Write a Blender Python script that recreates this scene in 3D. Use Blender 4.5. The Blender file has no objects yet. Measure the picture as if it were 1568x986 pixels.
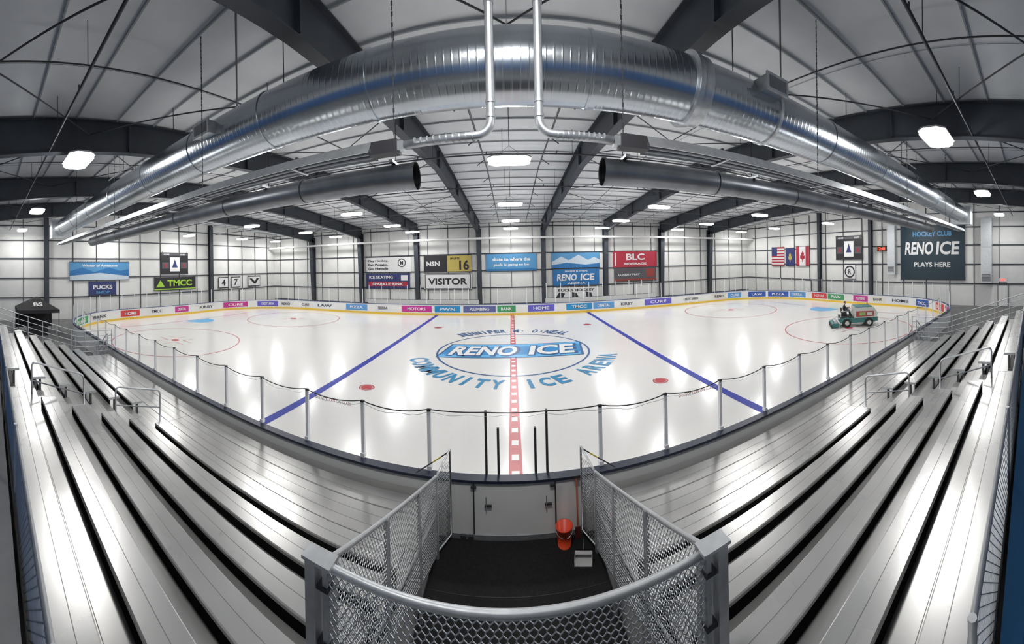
import bpy, math, random
from math import sin, cos, pi, radians, atan2, sqrt
from mathutils import Vector, Matrix
random.seed(7)
scene = bpy.context.scene
F = 508.0/1568.0*2369.0   # pixels per radian of the photographed cylinder (2369 wide)

# ------------------------------------------------------------------ materials
MATS = {}
def mat(name, col, rough=0.6, metal=0.0, var=0.0, vscale=3.0, bump=0.0, bscale=40.0, emit=0.0, spec=0.5, rvar=0.0, stretch=None):
    if name in MATS: return MATS[name]
    m = bpy.data.materials.new(name); m.use_nodes = True
    nt = m.node_tree; b = nt.nodes['Principled BSDF']
    b.inputs['Base Color'].default_value = (*col, 1)
    b.inputs['Roughness'].default_value = rough
    b.inputs['Metallic'].default_value = metal
    b.inputs['Specular IOR Level'].default_value = spec
    if emit:
        b.inputs['Emission Color'].default_value = (*col, 1)
        b.inputs['Emission Strength'].default_value = emit
    if var or bump or rvar:
        tc = nt.nodes.new('ShaderNodeTexCoord'); mp = nt.nodes.new('ShaderNodeMapping')
        nt.links.new(tc.outputs['Object'], mp.inputs['Vector'])
        if stretch: mp.inputs['Scale'].default_value = stretch
    if var or rvar:
        n = nt.nodes.new('ShaderNodeTexNoise'); n.inputs['Scale'].default_value = vscale; n.inputs['Detail'].default_value = 3
        nt.links.new(mp.outputs['Vector'], n.inputs['Vector'])
        if var:
            r = nt.nodes.new('ShaderNodeValToRGB')
            r.color_ramp.elements[0].position = 0.3; r.color_ramp.elements[1].position = 0.7
            r.color_ramp.elements[0].color = (*[max(0, c*(1-var)) for c in col], 1)
            r.color_ramp.elements[1].color = (*[min(1, c*(1+var*0.6)) for c in col], 1)
            nt.links.new(n.outputs['Fac'], r.inputs['Fac']); nt.links.new(r.outputs['Color'], b.inputs['Base Color'])
        if rvar:
            mr = nt.nodes.new('ShaderNodeMapRange')
            mr.inputs['To Min'].default_value = max(0.02, rough-rvar); mr.inputs['To Max'].default_value = rough+rvar
            nt.links.new(n.outputs['Fac'], mr.inputs['Value']); nt.links.new(mr.outputs['Result'], b.inputs['Roughness'])
    if bump:
        n2 = nt.nodes.new('ShaderNodeTexNoise'); n2.inputs['Scale'].default_value = bscale; n2.inputs['Detail'].default_value = 1
        bp = nt.nodes.new('ShaderNodeBump'); bp.inputs['Strength'].default_value = bump; bp.inputs['Distance'].default_value = 0.02
        nt.links.new(mp.outputs['Vector'], n2.inputs['Vector'])
        nt.links.new(n2.outputs['Fac'], bp.inputs['Height']); nt.links.new(bp.outputs['Normal'], b.inputs['Normal'])
    MATS[name] = m
    return m

ICE = mat('ice', (0.76, 0.75, 0.735), 0.2, var=0.012, vscale=0.3, rvar=0.04, spec=.6)
WHITE = mat('white_paint', (0.78, 0.78, 0.77), 0.5)
PWHITE = mat('ice_white_paint', (0.80, 0.80, 0.79), 0.3)
BLACK = mat('black', (0.012, 0.012, 0.014), 0.5)
NAVY = mat('navy_cap', (0.02, 0.025, 0.05), 0.4)
YEL = mat('kick_yellow', (0.75, 0.5, 0.05), 0.5)
RED = mat('line_red', (0.45, 0.02, 0.035), 0.3)
REDF = mat('circle_red', (0.45, 0.05, 0.06), 0.3)
BLUEL = mat('line_blue', (0.008, 0.025, 0.32), 0.4, spec=.2)
LOGO = mat('logo_blue', (0.02, 0.24, 0.55), 0.3)
LOGOT = mat('logo_text_blue', (0.03, 0.22, 0.42), 0.4, spec=.3)
LOGOD = mat('logo_dark_blue', (0.01, 0.08, 0.25), 0.3)
CREASE = mat('crease_blue', (0.12, 0.45, 0.78), 0.3)
ALU = mat('bleacher_aluminium', (0.57, 0.565, 0.555), 0.28, metal=0.8, var=0.07, vscale=1.2, rvar=0.05)
ALU2 = mat('bleacher_footboard', (0.48, 0.475, 0.465), 0.3, metal=0.75, var=0.1, vscale=1.5, rvar=0.05)
GALV = mat('galvanised_steel', (0.62, 0.64, 0.66), 0.35, metal=0.75, var=0.12, vscale=8)
FRAME = mat('frame_dark', (0.05, 0.05, 0.055), 0.5, metal=0.3)
STEEL = mat('slate_steel', (0.036, 0.043, 0.055), 0.55, var=0.15, vscale=2)
PURL = mat('purlin_grey', (0.36, 0.38, 0.40), 0.6)
ROD = mat('rod_dark', (0.04, 0.04, 0.045), 0.6)
WALLM = mat('wall_insulation', (0.74, 0.74, 0.72), 0.7, var=0.06, vscale=0.8, bump=0.3, bscale=3)
CEILM = mat('roof_insulation', (0.80, 0.815, 0.83), 0.65, var=0.08, vscale=0.7, bump=0.6, bscale=2.5)
CONC = mat('concrete', (0.16, 0.16, 0.16), 0.7, var=0.2, vscale=1.5)
RUBBER = mat('black_rubber', (0.012, 0.012, 0.013), 0.85, var=0.35, vscale=30, spec=.25)
BOARD = mat('board_white', (0.74, 0.74, 0.72), 0.4)
SKIRT = mat('skirt_grey', (0.34, 0.34, 0.34), 0.7, var=0.1, spec=.1)
LAMP = mat('lamp_lens', (1.0, 0.99, 0.97), 0.4, emit=22.0)
LBODY = mat('lamp_body', (0.55, 0.55, 0.55), 0.5)
BLUEPAD = mat('blue_pad', (0.015, 0.05, 0.11), 0.6, spec=.1)
ORANGE = mat('bucket_orange', (0.75, 0.07, 0.02), 0.4)
SKIN = mat('skin', (0.55, 0.33, 0.24), 0.5)

def duct_mat():
    m = mat('duct_galvanised', (0.54, 0.58, 0.62), 0.24, metal=0.95, var=0.15, vscale=0.9, rvar=0.06)
    nt = m.node_tree; b = nt.nodes['Principled BSDF']
    tc = nt.nodes.new('ShaderNodeTexCoord'); w = nt.nodes.new('ShaderNodeTexWave')
    w.bands_direction = 'X'; w.inputs['Scale'].default_value = 2.4
    w.wave_profile = 'SIN'
    pw = nt.nodes.new('ShaderNodeMath'); pw.operation = 'POWER'; pw.inputs[1].default_value = 12
    bp = nt.nodes.new('ShaderNodeBump'); bp.inputs['Strength'].default_value = 0.25; bp.inputs['Distance'].default_value = 0.008
    nt.links.new(tc.outputs['Object'], w.inputs['Vector']); nt.links.new(w.outputs['Fac'], pw.inputs[0])
    nt.links.new(pw.outputs[0], bp.inputs['Height']); nt.links.new(bp.outputs['Normal'], b.inputs['Normal'])
    return m
DUCT = duct_mat()
DUCTD = mat('duct_dark', (0.26, 0.27, 0.29), 0.36, metal=0.85, var=0.2, vscale=2)

def glass_mat():
    m = bpy.data.materials.new('acrylic_glass'); m.use_nodes = True; nt = m.node_tree
    nt.nodes.clear()
    o = nt.nodes.new('ShaderNodeOutputMaterial'); mx = nt.nodes.new('ShaderNodeMixShader')
    t = nt.nodes.new('ShaderNodeBsdfTransparent'); g = nt.nodes.new('ShaderNodeBsdfGlossy')
    t.inputs['Color'].default_value = (0.985, 0.99, 0.99, 1); g.inputs['Roughness'].default_value = 0.05
    mx.inputs[0].default_value = 0.03
    nt.links.new(t.outputs[0], mx.inputs[1]); nt.links.new(g.outputs[0], mx.inputs[2]); nt.links.new(mx.outputs[0], o.inputs[0])
    return m
GLASS = glass_mat()

# ------------------------------------------------------------------ mesh builder
class MB:
    def __init__(s): s.v=[]; s.f=[]; s.m=[]; s.sm=[]; s.mats=[]
    def mi(s, m):
        if m not in s.mats: s.mats.append(m)
        return s.mats.index(m)
    def add(s, vs, fs, m, smooth=False, M=None):
        o=len(s.v); k=s.mi(m)
        if M is not None: vs=[M@Vector(v) for v in vs]
        s.v += [tuple(v) for v in vs]
        for f in fs:
            s.f.append([i+o for i in f]); s.m.append(k); s.sm.append(smooth)
    def box(s, c, d, m, M=None, rz=0):
        x,y,z=[q/2 for q in d]
        vs=[Vector((a*x,b*y,e*z)) for e in(-1,1) for b in(-1,1) for a in(-1,1)]
        R=Matrix.Rotation(rz,3,'Z') if rz else Matrix.Identity(3)
        vs=[R@v+Vector(c) for v in vs]
        s.add(vs,[(0,2,3,1),(4,5,7,6),(0,1,5,4),(2,6,7,3),(0,4,6,2),(1,3,7,5)],m,M=M)
    def b2(s, p, q, m, M=None):
        s.box([(a+b)/2 for a,b in zip(p,q)],[abs(a-b) for a,b in zip(p,q)],m,M)
    def quad(s,a,b,c,d,m): s.add([a,b,c,d],[(0,1,2,3)],m)
    def cyl(s,p0,p1,r,m,r1=None,n=12,caps=True,smooth=True,M=None):
        p0=Vector(p0);p1=Vector(p1);d=(p1-p0)
        if d.length<1e-6: return
        q=d.to_track_quat('Z','Y').to_matrix(); r1=r if r1 is None else r1
        vs=[p0+q@Vector((r*cos(2*pi*i/n),r*sin(2*pi*i/n),0)) for i in range(n)]
        vs+=[p1+q@Vector((r1*cos(2*pi*i/n),r1*sin(2*pi*i/n),0)) for i in range(n)]
        s.add(vs,[(i,(i+1)%n,n+(i+1)%n,n+i) for i in range(n)],m,smooth,M)
        if caps: s.add(vs,[tuple(range(n-1,-1,-1)),tuple(range(n,2*n))],m,False,M)
    def tube(s,pts,r,m,n=8,M=None,rs=None):
        pts=[Vector(p) for p in pts]; N=len(pts); vs=[]
        up=None
        for i,p in enumerate(pts):
            d=(pts[min(i+1,N-1)]-pts[max(i-1,0)]).normalized()
            if up is None:
                up=Vector((0,0,1)) if abs(d.z)<0.9 else Vector((1,0,0))
            a=d.cross(up).normalized(); up=a.cross(d).normalized()
            rr=rs[i] if rs else r
            vs+=[p+a*(rr*cos(2*pi*k/n))+up*(rr*sin(2*pi*k/n)) for k in range(n)]
        fs=[(i*n+k,i*n+(k+1)%n,(i+1)*n+(k+1)%n,(i+1)*n+k) for i in range(N-1) for k in range(n)]
        fs+=[tuple(range(n)),tuple(range((N-1)*n,N*n))]
        s.add(vs,fs,m,True,M)
    def sphere(s,c,r,m,nu=12,nv=8,M=None):
        if not hasattr(r,'__len__'): r=(r,r,r)
        vs=[];fs=[]
        for j in range(nv+1):
            t=pi*j/nv
            for i in range(nu):
                a=2*pi*i/nu
                vs.append((c[0]+r[0]*sin(t)*cos(a),c[1]+r[1]*sin(t)*sin(a),c[2]+r[2]*cos(t)))
        for j in range(nv):
            for i in range(nu):
                fs.append((j*nu+i,j*nu+(i+1)%nu,(j+1)*nu+(i+1)%nu,(j+1)*nu+i))
        s.add(vs,fs,m,True,M)
    def prism(s,prof,axis,a0,a1,m,M=None):
        def P(u,w,a):
            return {'x':(a,u,w),'y':(u,a,w),'z':(u,w,a)}[axis]
        n=len(prof)
        vs=[P(u,w,a0) for u,w in prof]+[P(u,w,a1) for u,w in prof]
        s.add(vs,[(i,(i+1)%n,n+(i+1)%n,n+i) for i in range(n)]+[tuple(range(n-1,-1,-1)),tuple(range(n,2*n))],m,M=M)
    def obj(s,name,M=None):
        me=bpy.data.meshes.new(name); me.from_pydata(s.v,[],s.f)
        for m in s.mats: me.materials.append(m)
        me.polygons.foreach_set('material_index',s.m); me.polygons.foreach_set('use_smooth',s.sm)
        me.update()
        o=bpy.data.objects.new(name,me); scene.collection.objects.link(o)
        if M is not None: o.matrix_world=M
        return o

TXT={}
def text_geo(t, bold=0.02):
    k=(t,bold)
    if k in TXT: return TXT[k]
    c=bpy.data.curves.new('t','FONT'); c.body=t; c.offset=bold; c.resolution_u=3
    o=bpy.data.objects.new('t',c); scene.collection.objects.link(o)
    bpy.context.view_layer.update()
    me=bpy.data.meshes.new_from_object(o.evaluated_get(bpy.context.evaluated_depsgraph_get()))
    vs=[v.co.copy() for v in me.vertices]; fs=[tuple(p.vertices) for p in me.polygons]
    bpy.data.objects.remove(o); bpy.data.curves.remove(c); bpy.data.meshes.remove(me)
    TXT[k]=(vs,fs); return TXT[k]
def text_fit(mb,t,c,X,Y,w,h,m,bold=0.02,shear=0.0):
    """flat lettering centred at c, X = reading direction, Y = up direction of letters"""
    vs,fs=text_geo(t,bold)
    if not vs: return
    x0=min(v.x for v in vs);x1=max(v.x for v in vs);y0=min(v.y for v in vs);y1=max(v.y for v in vs)
    X=Vector(X).normalized();Y=Vector(Y).normalized();c=Vector(c)
    out=[]
    for v in vs:
        a=((v.x-x0)/(x1-x0)-0.5)*w; b=((v.y-y0)/(y1-y0)-0.5)*h
        out.append(c+X*(a+b*shear)+Y*b)
    mb.add(out,fs,m)

def chainlink(mb,P0,U,V,W,H,sp,r,m):
    """lattice of crossing wires over the parallelogram P0 + U*[0,W] + V*[0,H]"""
    P0=Vector(P0);U=Vector(U);V=Vector(V)
    t=-H
    while t<W:
        v0=max(0,-t);v1=min(H,W-t)
        if v1>v0+0.01:
            mb.cyl(P0+U*(t+v0)+V*v0,P0+U*(t+v1)+V*v1,r,m,n=3,caps=False)
            mb.cyl(P0+U*(W-t-v0)+V*v0,P0+U*(W-t-v1)+V*v1,r,m,n=3,caps=False)
        t+=sp
def hexlink(mb,P0,U,V,W,H,sp,r,m):
    """hexagonal netting"""
    P0=Vector(P0);U=Vector(U);V=Vector(V)
    rows=int(H/(sp*.8)); cols=int(W/sp)
    for j in range(rows+1):
        for i in range(cols+1):
            u=i*sp+(sp/2 if j%2 else 0); v=j*sp*.8
            if u>W or v>H: continue
            a=P0+U*u+V*v; b=a+V*sp*.35
            mb.cyl(a,b,r,m,n=3,caps=False)
            for s in(-1,1):
                if 0<=u+s*sp/2<=W: mb.cyl(b,P0+U*(u+s*sp/2)+V*(v+sp*.8),r,m,n=3,caps=False)

# ------------------------------------------------------------------ dimensions
Y0,Y1=6.2,32.4; L=31.0; R=8.0; YC=(Y0+Y1)/2
WX=33.75; WY=39.0; WB=-4.0
ZR=11.2; ZE=10.0; YR=17.0
def zc(y): return ZE+(ZR-ZE)*(1-(y-YR)/(WY-YR)) if y>YR else ZE+(ZR-ZE)*(1-(YR-y)/(YR-WB))

segs=[('l',(0,Y0),(1,0),L-R),('a',(L-R,Y0+R),-pi/2,0),('l',(L,Y0+R),(0,1),Y1-Y0-2*R),('a',(L-R,Y1-R),0,0),
      ('l',(L-R,Y1),(-1,0),2*(L-R)),('a',(-L+R,Y1-R),pi/2,0),('l',(-L,Y1-R),(0,-1),Y1-Y0-2*R),('a',(-L+R,Y0+R),pi,0),('l',(-L+R,Y0),(1,0),L-R)]
def seglen(g): return g[3] if g[0]=='l' else R*pi/2
TOT=sum(seglen(g) for g in segs)
def path(s):
    s=s%TOT
    for g in segs:
        l=seglen(g)
        if s<=l+1e-9:
            if g[0]=='l':
                p=(g[1][0]+g[2][0]*s,g[1][1]+g[2][1]*s); d=g[2]; return p,(d[1],-d[0])
            a=g[2]+s/R; return (g[1][0]+R*cos(a),g[1][1]+R*sin(a)),(cos(a),sin(a))
        s-=l
    return path(0)
def sweep(mb,prof,s0,s1,m,step=0.7,closed=True):
    n=max(1,int((s1-s0)/step)); k=len(prof); vs=[]
    for i in range(n+1):
        p,nn=path(s0+(s1-s0)*i/n)
        for o,z in prof: vs.append((p[0]+nn[0]*o,p[1]+nn[1]*o,z))
    fs=[]
    for i in range(n):
        for j in range(k if closed else k-1):
            a=i*k+j;b=i*k+(j+1)%k; fs.append((a,b,b+k,a+k))
    mb.add(vs,fs,m)

# ------------------------------------------------------------------ shell
mb=MB(); mb.b2((-WX-.2,WB-.2,-0.3),(WX+.2,WY+.2,-0.03),CONC); mb.obj('floor')
mb=MB(); mb.b2((-WX,WY,-0.03),(WX,WY+.2,ZE+.05),WALLM); mb.obj('wall_far')
mb=MB(); mb.b2((-WX,WB-.2,-0.03),(WX,WB,ZE+.05),WALLM)
mb.b2((-WX+.1,WB,1.0),(WX-.1,WB+.03,6.6),mat('duct_reflection_blue',(.02,.13,.38),.5))  # unseen blue band, added for the main duct to reflect
mb.obj('wall_back')
for sx,nm in((-1,'wall_left'),(1,'wall_right')):
    mb=MB(); mb.prism([(WB-.2,-0.03),(WY+.2,-0.03),(WY+.2,ZE+.05),(YR,ZR+.05),(WB-.2,ZE+.05)],'x',sx*WX,sx*(WX+.2),WALLM); mb.obj(nm)
mb=MB()
mb.prism([(WB-.2,ZE),(YR,ZR),(WY+.2,ZE),(WY+.2,ZE+.15),(YR,ZR+.15),(WB-.2,ZE+.15)],'x',-WX-.2,WX+.2,CEILM)
mb.obj('ceiling')

mb=MB()
for z in (0.35,2.25,4.25,6.25,8.1,9.4):
    mb.b2((-WX+.02,WY-.1,z-.055),(WX-.02,WY-.005,z+.055),STEEL)
for i in range(-13,14):
    x=i*2.5
    mb.b2((x-.03,WY-.06,0),(x+.03,WY-.004,ZE-.1),STEEL)
for sx in(-1,1):
    for z in (2.25,4.25,6.25,8.1,9.6):
        mb.b2((sx*(WX-.1),WB+.02,z-.055),(sx*(WX-.005),WY-.02,z+.055),STEEL)
    y=WB+2.2
    while y<WY-1:
        mb.b2((sx*(WX-.07),y-.04,0),(sx*(WX-.004),y+.04,zc(y)-.1),STEEL); y+=2.6
mb.obj('trim_wall_girts')

BX=[-26.25,-18.75,-11.25,-3.75,3.75,11.25,18.75,26.25]
def frame(x):
    mb=MB(); w=.17; t=.03
    def bot(y):
        if y>YR: e=(y-YR)/(WY-YR)
        else: e=(YR-y)/(YR-WB)
        return zc(y)-.05-(1.08+0.35*max(0,(e-.6)/.4))
    ys=[WB+.1,0,5,11,YR,23,29,34,WY-.1]
    for a,b in zip(ys[:-1],ys[1:]):
        mb.add([(x-.02,a,zc(a)-.05),(x-.02,b,zc(b)-.05),(x-.02,b,bot(b)),(x-.02,a,bot(a)),
                (x+.02,a,zc(a)-.05),(x+.02,b,zc(b)-.05),(x+.02,b,bot(b)),(x+.02,a,bot(a))],
               [(0,1,2,3),(7,6,5,4),(0,4,5,1),(3,2,6,7)],STEEL)
        for q in (0,1):
            f=(lambda y:zc(y)-.05) if q else bot
            mb.add([(x-w,a,f(a)),(x+w,a,f(a)),(x+w,b,f(b)),(x-w,b,f(b)),(x-w,a,f(a)-t),(x+w,a,f(a)-t),(x+w,b,f(b)-t),(x-w,b,f(b)-t)],
                   [(0,1,2,3),(7,6,5,4),(0,4,5,1),(3,2,6,7),(0,3,7,4),(1,5,6,2)],STEEL)
        mb.box((x,b if b<WY-.2 else b-.3,(zc(b)+bot(b))/2-.05),(w*1.9,.03,.9),STEEL)
    for yy,s in((WY-.12,-1),(WB+.12,1)):
        mb.prism([(yy,-0.02),(yy+s*.4,-0.02),(yy+s*.9,9.0),(yy,9.0)],'x',x-.02,x+.02,STEEL)
        mb.prism([(yy+s*.38,-0.02),(yy+s*.41,-0.02),(yy+s*.93,9.0),(yy+s*.9,9.0)],'x',x-.25,x+.25,STEEL)
        mb.b2((x-.25,yy-.02,-0.02),(x+.25,yy+.02,9.2),STEEL)
    return mb.obj('roof_frame')
for x in BX: frame(x)
for sx in(-1,1):
    for y in ((5.7,26.2) if sx<0 else (17.75,25.0)):
        mb=MB()
        for d in(-.2,.2): mb.b2((sx*(WX-.3)+d-.02,y-.2,-.02),(sx*(WX-.3)+d+.02,y+.2,zc(y)-.1),STEEL)
        mb.b2((sx*(WX-.3)-.2,y-.02,-.02),(sx*(WX-.3)+.2,y+.02,zc(y)-.1),STEEL)
        mb.obj('wall_column')
mb=MB(); y=WB+1
while y<WY-.3:
    z=zc(y)-.01
    mb.b2((-WX+.02,y-.02,z-.06),(WX-.02,y+.02,z),PURL)
    y+=1.5
for i in range(-8,9):
    x=i*4.1
    for a,b in((WB+.3,YR),(YR,WY-.3)): mb.cyl((x,a,zc(a)-.015),(x,b,zc(b)-.015),.01,PURL,n=4,caps=False)
mb.obj('roof_purlins')
mb=MB()
cols=[-33.5]+BX+[33.5]
for a,b in zip(cols[:-1],cols[1:]):
    for y0,y1 in((-3.5,3.5),(3.5,10.5),(10.5,17),(17,24),(24,31),(31,38)):
        if (a in(-11.25,3.75,-26.25,18.75)) or (y0<4 ) :
            for p,q in(((a,y0),(b,y1)),((a,y1),(b,y0))):
                mb.cyl((p[0],p[1],zc(p[1])-.55),(q[0],q[1],zc(q[1])-.55),.022,ROD,n=6)
mb.obj('roof_bracing_rods')
mb=MB()
for y in(2.0,8.3,14.5,20.5,27,33):
    z=zc(y)-1.22
    mb.cyl((-WX+.3,y,z),(WX-.3,y,z),.035,ROD,n=8)
    x=-32
    while x<33:
        mb.cyl((x,y,z),(x,y,z+.14),.02,ROD,n=6); mb.cyl((x+.7,y,z),(x+.7,y,zc(y)-.1),.01,ROD,n=5); x+=3.1
for x in(-1.15,1.5):
    for a,b in((8.3,YR),(YR,33)):
        mb.cyl((x,a,zc(a)-1.22),(x,b,zc(b)-1.22),.035,ROD,n=8)
    for i in range(7):
        yy=9+i*3.2; mb.cyl((x,yy,zc(yy)-1.22),(x+.35*(1 if x>0 else -1),yy,zc(yy)-1.47),.02,ROD,n=6)
mb.obj('sprinkler_pipes')
mb=MB(); mb.cyl((-WX+.3,WY-1.5,7.95),(WX-.3,WY-1.5,7.95),.13,WHITE,n=12)
for i in range(-8,9): mb.cyl((i*4,WY-1.5,7.95),(i*4,WY-1.5,zc(WY-1.5)-.1),.015,ROD,n=6)
mb.obj('fabric_air_duct')
mb=MB()
for x in(-30,-22.5,-15,-7.6,7.4,15,22.5,31.5):
    for a,b in((WB+.3,YR),(YR,WY-.4)):
        mb.cyl((x,a,zc(a)-.35),(x,b,zc(b)-.35),.02,ROD,n=6)
mb.obj('conduit_runs')
for x,y in((-13,7),(-10,8),(13,7),(10,8.5),(-15,6),(15.5,6)):
    mb=MB(); z=zc(y)-.9
    mb.cyl((x-1,y,z),(x+1,y,z),.025,GALV,n=6)
    for d in(-1,1): mb.cyl((x+d,y,z),(x+d,y,zc(y)-.1),.01,ROD,n=5)
    mb.obj('strut_hanger')

# ------------------------------------------------------------------ ice and markings
def rr_poly(off,z,step=0.5):
    n=int(TOT/step); out=[]
    for i in range(n):
        p,nn=path(TOT*i/n); out.append((p[0]+nn[0]*off,p[1]+nn[1]*off,z))
    return out
mb=MB(); P=rr_poly(-0.005,0.0); mb.add(P,[tuple(range(len(P)))],ICE); mb.obj('ice_surface')
def ring(mb,c,r0,r1,z,m,n=64,a0=0,a1=2*pi):
    vs=[];fs=[]
    for i in range(n+1):
        a=a0+(a1-a0)*i/n
        vs+=[(c[0]+r0*cos(a),c[1]+r0*sin(a),z),(c[0]+r1*cos(a),c[1]+r1*sin(a),z)]
    for i in range(n): fs.append((2*i,2*i+1,2*i+3,2*i+2))
    mb.add(vs,fs,m)
def disc(mb,c,r,z,m,n=32): mb.add([(c[0]+r*cos(2*pi*i/n),c[1]+r*sin(2*pi*i/n),z) for i in range(n)],[tuple(range(n))],m)
def rect(mb,x0,x1,y0,y1,z,m): mb.add([(x0,y0,z),(x1,y0,z),(x1,y1,z),(x0,y1,z)],[(0,1,2,3)],m)
mb=MB(); rect(mb,-.17,.17,Y0+.03,Y1-.03,.004,RED)
y=Y0+.2
while y<Y1-.3:
    rect(mb,-.095,.095,y,y+.26,.006,PWHITE); y+=.7
mb.obj('center_red_line')
for sx in(-1,1):
    mb=MB(); rect(mb,sx*7.5-.17,sx*7.5+.17,Y0+.03,Y1-.03,.004,BLUEL); mb.obj('blue_line')
    mb=MB(); rect(mb,sx*27.1-.04,sx*27.1+.04,Y0+2.0,Y1-2.0,.004,REDF); mb.obj('goal_line')
    mb=MB(); mb.add([(sx*27.0,YC-1.4,.005)]+[(sx*(27.0-2.0*sin(pi*i/16)**.7),YC-1.4*cos(pi*i/16),.005) for i in range(1,16)]+[(sx*27.0,YC+1.4,.005)],[tuple(range(17))],CREASE)
    mb.obj('goal_crease')
    for dy in(-6.75,6.75):
        mb=MB(); c=(sx*20.2,YC+dy); ring(mb,c,4.49,4.57,.004,REDF); disc(mb,c,.3,.005,RED)
        for qx in(-1,1):
            for qy in(-1,1):
                rect(mb,*sorted((c[0]+qx*.45,c[0]+qx*1.5)),c[1]+qy*.35-.025,c[1]+qy*.35+.025,.005,REDF)
                rect(mb,c[0]+qx*.5-.025,c[0]+qx*.5+.025,*sorted((c[1]+qy*.35,c[1]+qy*1.2)),.005,REDF)
        mb.obj('faceoff_circle')
        mb=MB(); c=(sx*5.95,YC+dy); ring(mb,c,.27,.33,.005,RED); disc(mb,c,.24,.005,RED); mb.obj('faceoff_dot')
# centre logo
mb=MB(); C=(0,YC-.1)
ring(mb,C,4.3,4.42,.005,LOGOD,96)
def para(x0,x1,h,sk,z,m):
    mb.add([(x0-sk,C[1]-h,z),(x1-sk,C[1]-h,z),(x1+sk,C[1]+h,z),(x0+sk,C[1]+h,z)],[(0,1,2,3)],m)
para(-4.05,4.05,1.5,.2,.007,LOGOD); para(-3.93,3.93,1.38,.2,.009,CREASE); para(-3.93,3.93,.9,.13,.010,LOGO)
for t,cx,w in(('RENO',-1.65,3.9),('ICE',2.25,2.7)):
    text_fit(mb,t,(cx+.07,C[1]-.05,.012),(1,0,0),(0,1,0),w+.14,2.35,LOGOD,.07,.13)
    text_fit(mb,t,(cx,C[1],.015),(1,0,0),(0,1,0),w-.12,2.0,PWHITE,.035,.13)
def arc_text(t,r,a0,a1,h,w,flip,m):
    n=len(t)
    for i,ch in enumerate(t):
        if ch==' ': continue
        a=a0+(a1-a0)*i/(n-1)
        p=(C[0]+r*cos(a),C[1]+r*sin(a),.012)
        rad=Vector((cos(a),sin(a),0)); tan=Vector((sin(a),-cos(a),0))
        ww=w*(.3 if ch in "I.'" else 1.2 if ch=='M' else 1)
        hh=h*(.3 if ch in "'." else 1)
        if flip: text_fit(mb,ch,p,-tan,-rad,ww,hh,m,.04)
        else: text_fit(mb,ch,p,tan,rad,ww,hh,m,.04)
arc_text("JENNIFER M. O'NEAL",5.55,radians(132),radians(48),1.1,.4,False,LOGOD)
arc_text("COMMUNITY ICE ARENA",5.4,radians(203),radians(337),1.05,.58,True,LOGOT)
mb.obj('center_ice_logo')

# ------------------------------------------------------------------ boards
mb=MB()
sweep(mb,[(0,0),(0,1.04),(.14,1.04),(.14,0)],0,TOT,BOARD)
sweep(mb,[(-.02,0),(-.02,.2),(0,.2),(0,0)],0,TOT,YEL)
sweep(mb,[(-.03,1.04),(-.03,1.09),(.17,1.09),(.17,1.04)],0,24,NAVY)
sweep(mb,[(-.03,1.04),(-.03,1.09),(.17,1.09),(.17,1.04)],TOT-24,TOT,NAVY)
sweep(mb,[(-.03,1.04),(-.03,1.08),(.17,1.08),(.17,1.04)],24,TOT-24,mat('cap_blue',(.05,.08,.2),.4))
adcols=[(.5,.03,.25),(.03,.1,.4),(.72,.72,.7),(.03,.2,.55),(.12,.1,.5),(.72,.72,.72),(.6,.05,.05),(.74,.74,.72),(.05,.3,.12),(.1,.3,.6),(.7,.68,.6),(.72,.72,.7),(.1,.12,.3),(.72,.74,.76),(.02,.25,.5)]
names=['RENO','CREDIT UNION','CURE','KIRBY','DENTAL','TMCC','HOME','BANK','PLUMBING','PWN','MOTORS','SIERRA','PIZZA','LAW','CURE']
s=18.0;i=0
while s<TOT-19:
    w=random.choice((1.8,2.2,2.6,3.2)); gap=random.choice((.15,.3,.9,1.2))
    ci=random.randrange(len(adcols)); c=adcols[ci]
    m=mat('board_ad_%d'%ci,c,.45)
    sweep(mb,[(-.012,.3),(-.012,.93)],s,s+w,m,step=.5,closed=False)
    p,nn=path(s+w/2)
    on_line=abs(abs(nn[0])-1)<1e-6 or abs(abs(nn[1])-1)<1e-6
    dk=sum(c)>1.5
    X=Vector((nn[1],-nn[0],0))
    text_fit(mb,names[i%len(names)],(p[0]-nn[0]*(.03 if on_line else .16),p[1]-nn[1]*(.03 if on_line else .16),.62),X,(0,0,1),w*.6,.3,NAVY if dk else WHITE,.02)
    s+=w+gap;i+=1
for x in(-.78,.72):
    mb.b2((x-.012,Y0-.16,.05),(x+.012,Y0-.138,1.03),FRAME)
for x in(-1.25,1.25): mb.b2((x-.03,Y0-.17,.0),(x+.03,Y0-.138,1.03),GALV)
mb.b2((-1.3,Y0-.17,.0),(1.3,Y0-.145,.1),GALV)
for x in(-.55,.55):
    mb.b2((x-.03,Y0-.18,.62),(x+.1,Y0-.145,.65),FRAME); mb.cyl((x,Y0-.17,.55),(x,Y0-.17,.8),.012,GALV)
for x in(-.75,.7): mb.b2((x-.08,Y0-.18,.95),(x+.02,Y0-.14,.98),FRAME)
for x in(-.98,-.84): mb.b2((x-.05,Y0-.22,.02),(x+.05,Y0-.145,.1),FRAME)
mb.obj('rink_boards')

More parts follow.
